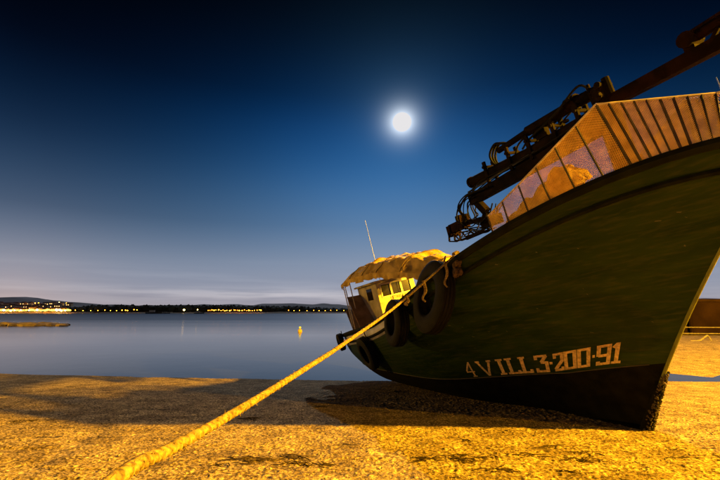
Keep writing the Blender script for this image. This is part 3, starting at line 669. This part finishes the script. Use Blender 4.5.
# ------------------------------------------------------------------ wheelhouse
wh_m = mat('wheelhouse_paint', (.36, .29, .17), .5, .3, 3, (.50, .42, .27)); glass = mat('dark_window_glass', (.012, .010, .008), .12, .2, 3, spec=.35); frame_m = mat('window_frame_paint', (.68, .62, .5), .45, .1, 6)
xf, yw_, zt_, zb_ = 6.3, .61, 2.95, 1.35
mb = MB()
# front wall built round three window openings
wins = [(-.46, -.18), (-.13, .15), (.20, .48)]; z0w, z1w = 2.52, 2.86
def wallbox(y0, y1, z0, z1, x0=xf, x1=xf + .05): mb.box((x0, y0, z0), (x1, y1, z1))
wallbox(-yw_, yw_, zb_, z0w); wallbox(-yw_, yw_, z1w, zt_)
edges = [-yw_] + [e for w_ in wins for e in w_] + [yw_]
for i in range(0, len(edges), 2): wallbox(edges[i], edges[i + 1], z0w, z1w)
wh = mb
wh.box((xf + .05, yw_ - .05, zb_), (xf + 1.5, yw_, zt_)); wh.box((xf + .05, -yw_, zb_), (xf + 1.5, -yw_ + .05, zt_)); wh.box((xf + 1.45, -yw_ + .05, zb_), (xf + 1.5, yw_ - .05, zt_))
wheel = wh.build('wheelhouse', wh_m, boat)
def wsub(name, mb, m): return mb.build(name, m, wheel)
wsub('roof', MB().box((xf - .12, -yw_ - .08, zt_), (xf + 1.6, yw_ + .08, zt_ + .05)), wh_m)
for y0, y1 in wins:
    wsub('window_pane', MB().box((xf + .02, y0, z0w), (xf + .028, y1, z1w)), glass)
    f = MB(); e = .025
    f.box((xf - .015, y0 - e, z0w - e), (xf - .001, y1 + e, z0w + .004)); f.box((xf - .015, y0 - e, z1w - .004), (xf - .001, y1 + e, z1w + e)); f.box((xf - .015, y0 - e, z0w + .004), (xf - .001, y0 + .004, z1w - .004)); f.box((xf - .015, y1 - .004, z0w + .004), (xf - .001, y1 + e, z1w - .004))
    wsub('window_frame', f, frame_m)
wsub('sill', MB().box((xf - .03, -yw_ - .01, 2.36), (xf - .002, yw_ + .01, 2.385)), wh_m)
wsub('side_window', MB().box((xf + .4, yw_ + .001, 2.5), (xf + .8, yw_ + .01, 2.84)), glass)
# name on the front
cu = bpy.data.curves.new('name_text', 'FONT'); cu.body = 'ESTRELLA'; cu.size = .125; cu.align_x = 'CENTER'; cu.extrude = .002
to = bpy.data.objects.new('name_text', cu); C.objects.link(to); bpy.context.view_layer.update()
me = bpy.data.meshes.new_from_object(to.evaluated_get(bpy.context.evaluated_depsgraph_get())); bpy.data.objects.remove(to)
me.materials.clear(); me.materials.append(mat('name_lettering', (.05, .03, .02), .6)); no = bpy.data.objects.new('name_lettering', me); C.objects.link(no); no.parent = wheel
no.matrix_local = Matrix(((0, 0, -1, xf - .004), (-1, 0, 0, .0), (0, 1, 0, 2.40), (0, 0, 0, 1)))
wsub('searchlight', lathe(MB(), [(0, 0), (.06, .01), (.09, .05), (.1, .1), (.07, .15), (0, .17)], 14, (xf + .15, -.5, zt_ + .06)), white_p)
MB().tube([(7.3, 0, zt_ + .05), (7.28, 0, 5.0)], [.010, .005], 6).build('aerial', mat('aerial_white', (.34, .36, .42), .5), boat)
# tarpaulin canopy on hoops
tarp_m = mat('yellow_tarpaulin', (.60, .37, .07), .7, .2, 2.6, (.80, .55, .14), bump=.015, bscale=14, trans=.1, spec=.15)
nxs, nys = 70, 34; xa = np.linspace(3.3, 8.35, nxs); zr = np.interp(xa, [3.3, 3.6, 4.3, 5.6, 7.0, 7.8, 8.35], [2.99, 3.12, 3.32, 3.53, 3.60, 3.58, 3.50])
hw_ = np.interp(xa, [3.3, 4.2, 5.5, 7.8, 8.35], [.45, .75, .95, 1.0, .95])
def tarp_grid(seed, drop, amp):
    V = []
    for i, x in enumerate(xa):
        for j in range(nys):
            q = j / (nys - 1) * 2 - 1; wv = vnoise(np.array([x * 2.2]), np.array([q * 2.5]), seed)[0] - .5; w2 = vnoise(np.array([x * 6.]), np.array([q * 5.]), seed + 1)[0] - .5
            u_ = (x - 3.3) / 1.01 % 1; hoop = -.045 * math.sin(math.pi * u_) + .018 * math.sin(q * 19 + x * 2.3) * math.sin(math.pi * u_) + .012 * math.sin(x * 17 + q * 5)
            V.append((x, q * hw_[i], zr[i] - drop * abs(q) ** 2.6 + hoop + amp * 1.3 * (.35 - abs(wv) * 1.4) + amp * .9 * (.25 - abs(w2))))
    F = [(i * nys + j, (i + 1) * nys + j, (i + 1) * nys + j + 1, i * nys + j + 1) for i in range(nxs - 1) for j in range(nys - 1)]
    return V, F
V, F = tarp_grid(31, .34, .11); can = mesh_obj('canopy', V, F, tarp_m, boat, True)
hl = MB()
for hx in (3.35, 4.31, 5.32, 6.33, 7.34, 8.3):
    k_ = int(round((hx - 3.3) / (8.35 - 3.3) * (nxs - 1)))
    MB().tube([(V[k_ * nys + j][0], V[k_ * nys + j][1], V[k_ * nys + j][2] + .006) for j in range(nys)], .011, 5).build('lashing', mat('lashing_cord', (.10, .06, .02), .9) if hx < 3.4 else bpy.data.materials['lashing_cord'], can)
# ragged valance of gathered tarpaulin hanging from the edges
V = []; F = []; path = [(x, h_, z - .34) for x, h_, z in zip(xa, hw_, zr)]
def skirt(pts, d0, d1, seed, out):
    V = []; F = []; n = len(pts)
    for i, p in enumerate(pts):
        dd = d0 + (d1 - d0) * vnoise(np.array([i * .45]), np.array([seed * 1.]), seed)[0]; rip = .04 * math.sin(i * 1.9) + .03 * math.sin(i * .7 + 1)
        for k in range(4):
            q = k / 3; V.append((p[0] + out[0] * rip * q, p[1] + out[1] * rip * q, p[2] - dd * q + .02))
    for i in range(n - 1):
        for k in range(3): F.append((i * 4 + k, (i + 1) * 4 + k, (i + 1) * 4 + k + 1, i * 4 + k + 1))
    return V, F
for pts, seed, out in ((path, 3, (0, 1)), ([(x, -y, z) for x, y, z in path], 4, (0, -1)), ([(xa[0], q * hw_[0], zr[0] - .34 * abs(q) ** 2.6) for q in np.linspace(-1, 1, 24)], 5, (1, 0)), ([(xa[-1], q * hw_[-1], zr[-1] - .34 * abs(q) ** 2.6) for q in np.linspace(-1, 1, 24)], 6, (1, 0))):
    V, F = skirt(pts, .10, .20, seed, out); mesh_obj('canopy_valance', V, F, tarp_m, can, True)
pole_w = mat('canopy_pole', (.5, .42, .3), .5, .3, 6)
for x, y in ((8.25, .9), (8.25, -.9), (8.0, .93), (7.4, .97), (3.6, .5), (3.6, -.5), (5.0, -.85)):
    zt0 = float(np.interp(x, xa, zr)) - .3; MB().tube([(x, y, 1.2), (x, y, zt0)], .017, 6).build('canopy_pole', pole_w, boat)
# side screens by the wheelhouse
plank_m = mat('weathered_screen', (.22, .13, .06), .8, .4, 3)
o = MB().bar((7.7, .78, 2.75), (6.9, .86, 1.75), .02, .55, (0, 1, 0)); o.build('side_screen', plank_m, boat)
MB().bar((8.6, .7, 2.35), (8.1, .75, 1.6), .02, .4, (0, 1, 0)).build('side_screen', plank_m, boat)

# ------------------------------------------------------------------ things on and against the boat
tyre_m = mat('tyre_rubber', (.0045, .004, .0035), .8, .5, 7, spec=.2, bump=.004, bscale=30)
rope_m = mat('yellow_rope', (.16, .11, .035), .95, .4, 55, (.32, .23, .08), spec=.1, bump=.003, bscale=170)
lany_m = mat('lanyard_rope', (.12, .085, .04), .9, .3, 20)
def tyre(S, z, Rr, wd, label, off=0., tilt=0., along=None):
    p = hull_z(S, z, 1); a = hull_z(S, z + .05, 1) - hull_z(S, z - .05, 1); b = hull_z(S + .01, z, 1) - hull_z(S - .01, z, 1)
    n = Vector(np.cross(a, b)); n.normalize()
    if n.y < 0: n = -n
    if along: n = Vector(along).normalized(); a = Vector((0, 0, 1)); a = a - n * a.dot(n)
    up = Vector(a).normalized(); rot3 = Matrix(((AX[0], AY[0], AZ[0]), (AX[1], AY[1], AZ[1]), (AX[2], AY[2], AZ[2])))
    if tilt: n = (n + up * tilt).normalized(); up = (up - n * up.dot(n)).normalized()
    nW, uW = rot3 @ n, rot3 @ up; fW = uW.cross(nW)
    c = W(Vector(p) + n * (wd / 2 + off))
    e = empty('tyre_fender'); e.matrix_world = Matrix(((fW.x, uW.x, nW.x, c.x), (fW.y, uW.y, nW.y, c.y), (fW.z, uW.z, nW.z, c.z), (0, 0, 0, 1)))
    h = wd / 2; prof = [(.56, -.55), (.52, -.75), (.60, -.98), (.78, -1.0), (.93, -.86), (.985, -.66), (1, -.62), (1, -.44), (.965, -.43), (.965, -.37), (1, -.36), (1, -.04), (.965, -.03), (.965, .03), (1, .04), (1, .36), (.965, .37), (.965, .43), (1, .44), (1, .62), (.985, .66), (.93, .86), (.78, 1.0), (.60, .98), (.52, .75), (.56, .55), (.62, 0)]
    lathe(MB(), [(r_ * Rr, z_ * h) for r_, z_ in prof + prof[:1]], 44).build('tyre', tyre_m, e, True)
    mb = MB(); 
    for s_ in (-1, 1): mb.tube(catmull([(s_ * .02, Rr * .56, h * .3), (s_ * .02, Rr * .7, -h * 1.02), (s_ * .02, Rr * 1.0, -h * 1.04), (s_ * .01, Rr * 1.2, -h * 1.1)], 4), .010, 6)
    mb.build('lanyard', lany_m, e)
    return tag(e, label, 'tyre fender', 'tyre fenders along the starboard side')
tyre(.278, 2.26, .60, .27, 'largest tyre fender with deep tread grooves, hung nearest the bow where the rope is tied', .12, 0., (.10, 1, .42))
tyre(.390, 1.97, .44, .26, 'middle tyre fender hanging below the wheelhouse windows', .06, 0., (.10, 1, .25))
tyre(.640, 1.33, .42, .22, 'smaller tyre fender hanging low near the stern', .02)
tyre(.93, 1.52, .26, .18, 'smallest dark tyre fender hanging off the stern quarter', .06)

# mooring rope from the gunwale to behind the camera
end = W(Vector(hull_z(.252, zsh(.252) + .05, 1, .02)))
ctrl = [tuple(end), (.455, 4.6, 2.10), (-.112, 3.08, 1.772), (-.331, 2.3, 1.674), (-.457, 1.6, 1.636), (-.496, 1.15, 1.645), (-.478, .85, 1.678), (-.3, .1, 1.75), (.3, -2.2, 2.1)]
P = catmull(ctrl, 40); mr_ = empty('mooring_rope', tuple(end))
Pv = [Vector(p) - end for p in P]; mb = MB(); rr_ = .0165
for sidx in range(3):
    pts = []; acc = 0
    for i, p in enumerate(Pv):
        if i: acc += (p - Pv[i - 1]).length
        d = (Pv[min(i + 1, len(Pv) - 1)] - Pv[max(i - 1, 0)]).normalized(); r = d.cross(Vector((0, 0, 1))).normalized(); q_ = d.cross(r)
        a = acc / .085 * 2 * math.pi + sidx * 2.0944; pts.append(p + (r * math.cos(a) + q_ * math.sin(a)) * rr_ * .34)
    MB().tube(pts, rr_ * .70, 8).build('strand', rope_m, mr_, True)
rg = random.Random(9); mb = MB()
for k in range(420):                        # frayed fibres
    q_ = rg.random(); i = int(q_ * (len(Pv) - 60)); p = Pv[i]
    a = Vector((rg.uniform(-1, 1), rg.uniform(-1, 1), rg.uniform(-1, 1))).normalized(); s0_ = p + a * rr_ * .9; l_ = rg.uniform(.004, .016)
    mb.bar(s0_, s0_ + (a + Vector((rg.uniform(-1, 1), rg.uniform(-1, 1), rg.uniform(-1.2, .4)))).normalized() * l_, .0013, .0013)
o = mb.build('frayed_fibre', rope_m, mr_); tag(o, kind='stuff')
for i, ln in ((8, .34), (24, .24), (36, .08)):
    p = Pv[i]; mbk = MB(); mbk.tube(catmull([p + Vector((0, 0, .03)), p + Vector((.03, 0, -ln * .4)), p + Vector((-.01, .02, -ln * .8)), p + Vector((.02, 0, -ln))], 4), [.022] * 6 + [.016] * 4 + [.012] * 3, 6); mbk.build('hanging_end', rope_m, mr_)
mb = MB(); mb.tube(catmull([Vector((0, 0, .03)), Vector((.1, .12, .07)), Vector((.16, .3, -.05)), Vector((.1, .34, -.2))], 5), .03, 7)
mb.build('knot', rope_m, mr_); 
tag(mr_, 'thick yellow mooring rope running from the gunwale down past the camera', 'rope')
# bundle of old net hung where the rope is made fast
mb = MB()
p0 = W(Vector(hull_z(.245, zsh(.245) - .12, 1, .06)))
for k in range(16): mb.blob((rg.uniform(-.05, .05), rg.uniform(-.05, .05), rg.uniform(-.20, .08)), (rg.uniform(.02, .045), rg.uniform(.02, .04), rg.uniform(.04, .09)), 2, .25, rg)
o = mb.build('net_bundle', mat('old_net', (.07, .04, .02), .95, .5, 30, bump=.01, bscale=60), smooth=True); o.location = p0
tag(o, 'brown bundle of old net hanging at the gunwale above the largest tyre', 'net')

# stowed gear behind the mesh guard
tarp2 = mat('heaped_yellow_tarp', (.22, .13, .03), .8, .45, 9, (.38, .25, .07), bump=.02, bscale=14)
mb = MB(); nu, nv = 46, 16; V = []; F = []
for i in range(nu):
    q = i / (nu - 1); S = .117 + .072 * q; hmax = (.46 - .30 * q) * min(1, .25 + q * 5) * (.6 + .8 * float(vnoise(np.array([q * 9.]), np.array([1.]), 51)[0]))
    for j in range(nv):
        v_ = j / (nv - 1); n1 = float(vnoise(np.array([q * 16. + v_ * 3]), np.array([v_ * 4.]), 52)[0]) - .5; n2 = float(vnoise(np.array([q * 40.]), np.array([v_ * 9. + q * 8]), 53)[0]) - .5
        p = hull_z(S, zsh(S), 1, -max(.07, .12 + .26 * v_ ** 1.6 + .10 * n1 + .06 * n2)); V.append((p[0] + .05 * n2, max(.05, p[1]), p[2] - .0 + hmax * (1 - (1 - v_) ** 1.7) + (.05 * n1 + .04 * n2) * v_))
for i in range(nu - 1):
    for j in range(nv - 1): F.append((i * nv + j, i * nv + j + 1, (i + 1) * nv + j + 1, (i + 1) * nv + j))
mb.add(V, F)
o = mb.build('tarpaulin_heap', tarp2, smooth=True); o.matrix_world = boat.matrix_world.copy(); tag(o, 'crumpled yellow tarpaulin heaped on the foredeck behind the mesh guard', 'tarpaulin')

# loose pebbles and bits of shell
peb_m = mat('pebble', (.10, .085, .07), .9, .6, 25, (.42, .36, .28)); mb = MB(); rg = random.Random(77)
oct_v = [(1, 0, 0), (0, 1, 0), (-1, 0, 0), (0, -1, 0), (0, 0, 1), (0, 0, -.6)]; oct_f = [(0, 1, 4), (1, 2, 4), (2, 3, 4), (3, 0, 4), (1, 0, 5), (2, 1, 5), (3, 2, 5), (0, 3, 5)]
for k in range(2600):
    y = 3.4 + 8.3 * rg.random() ** 1.7; x = rg.uniform(-.95, .95) * y; r = .006 + .016 * rg.random() ** 4; a = rg.uniform(0, 6.3); f_ = rg.uniform(.5, 1); z = float(sand_z(np.array(x), np.array(y))) + r * .25 + .004
    mb.add([(x + (v[0] * math.cos(a) - v[1] * f_ * math.sin(a)) * r, y + (v[0] * math.sin(a) + v[1] * f_ * math.cos(a)) * r, z + v[2] * r * .6) for v in oct_v], oct_f)
o = mb.build('pebbles', peb_m, smooth=True); tag(o, 'loose pebbles and shell fragments scattered over the coarse sand', 'pebbles', kind='stuff')
# wrack on the sand
weed_m = mat('seaweed', (.05, .034, .013), .9, .4, 12, spec=.1); rg = random.Random(13)
for k in range(24):
    if k < 6: x, y = rg.uniform(-1.6, -.1), rg.uniform(3.9, 4.5)
    elif k < 19: x, y = rg.uniform(.6, 2.6), rg.uniform(3.9, 5.3)
    else: x, y = rg.uniform(-5, 4), rg.uniform(6, 10)
    z = float(sand_z(np.array(x), np.array(y))); mb = MB()
    for s_ in range(rg.randint(7, 12)):
        a = rg.gauss(0, .8) + (math.pi if rg.random() < .5 else 0); l_ = rg.uniform(.08, .26); P = []
        ox, oy = rg.uniform(-.09, .09), rg.uniform(-.05, .05)
        for q in range(5): P.append((ox + math.cos(a) * l_ * q / 4 + rg.uniform(-.02, .02), oy + math.sin(a) * l_ * .6 * q / 4 + rg.uniform(-.02, .02), (.006 + .006 * math.sin(q * 1.5))))
        mb.tube(P, [.002, .004, .005, .004, .001], 5)
    o = mb.build('seaweed', weed_m, smooth=True); o.location = (x, y, z + .005)
    tag(o, 'small dark strand of seaweed lying on the coarse sand', 'seaweed', 'strands of seaweed on the beach')

# ------------------------------------------------------------------ labels that single out the repeats one can count, from left to right
ONES = ['', 'first', 'second', 'third', 'fourth', 'fifth', 'sixth', 'seventh', 'eighth', 'ninth', 'tenth', 'eleventh', 'twelfth', 'thirteenth', 'fourteenth', 'fifteenth', 'sixteenth', 'seventeenth', 'eighteenth', 'nineteenth']
def nth(k):
    if k < 20: return ONES[k]
    t_, u_ = divmod(k, 10); return (['', '', 'twentieth', 'thirtieth'][t_] if not u_ else ['', '', 'twenty', 'thirty'][t_] + '-' + ONES[u_])
def number(group, text):
    L_ = sorted([o for o in C.objects if o.get('group') == group and o.parent is None], key=lambda o: o.location.x / max(1, o.location.y))
    for k, o in enumerate(L_, 1): o['label'] = text.replace('NTH', nth(k))
number('lamps between town and wood', 'NTH from the left of the lamps spaced along the shore between town and wood')
number('lamps at the left end of the wood', 'NTH from the left in the short lamp cluster at the left end of the wood')
number('lamps of the far village row', 'NTH lamp from the left in the low warm row below the wood, mid bay')
number('spaced lamps beside the boat', 'NTH from the left of the widely spaced shore lamps just left of the beached boat')
number('rocks of the low reef', 'NTH rock from the left on the low lamp-lit reef at far left')
number('houses of the town', 'NTH gabled house from the left among the town lights at far left')
number('strands of seaweed on the beach', 'NTH strand of dark seaweed from the left on the coarse sand')
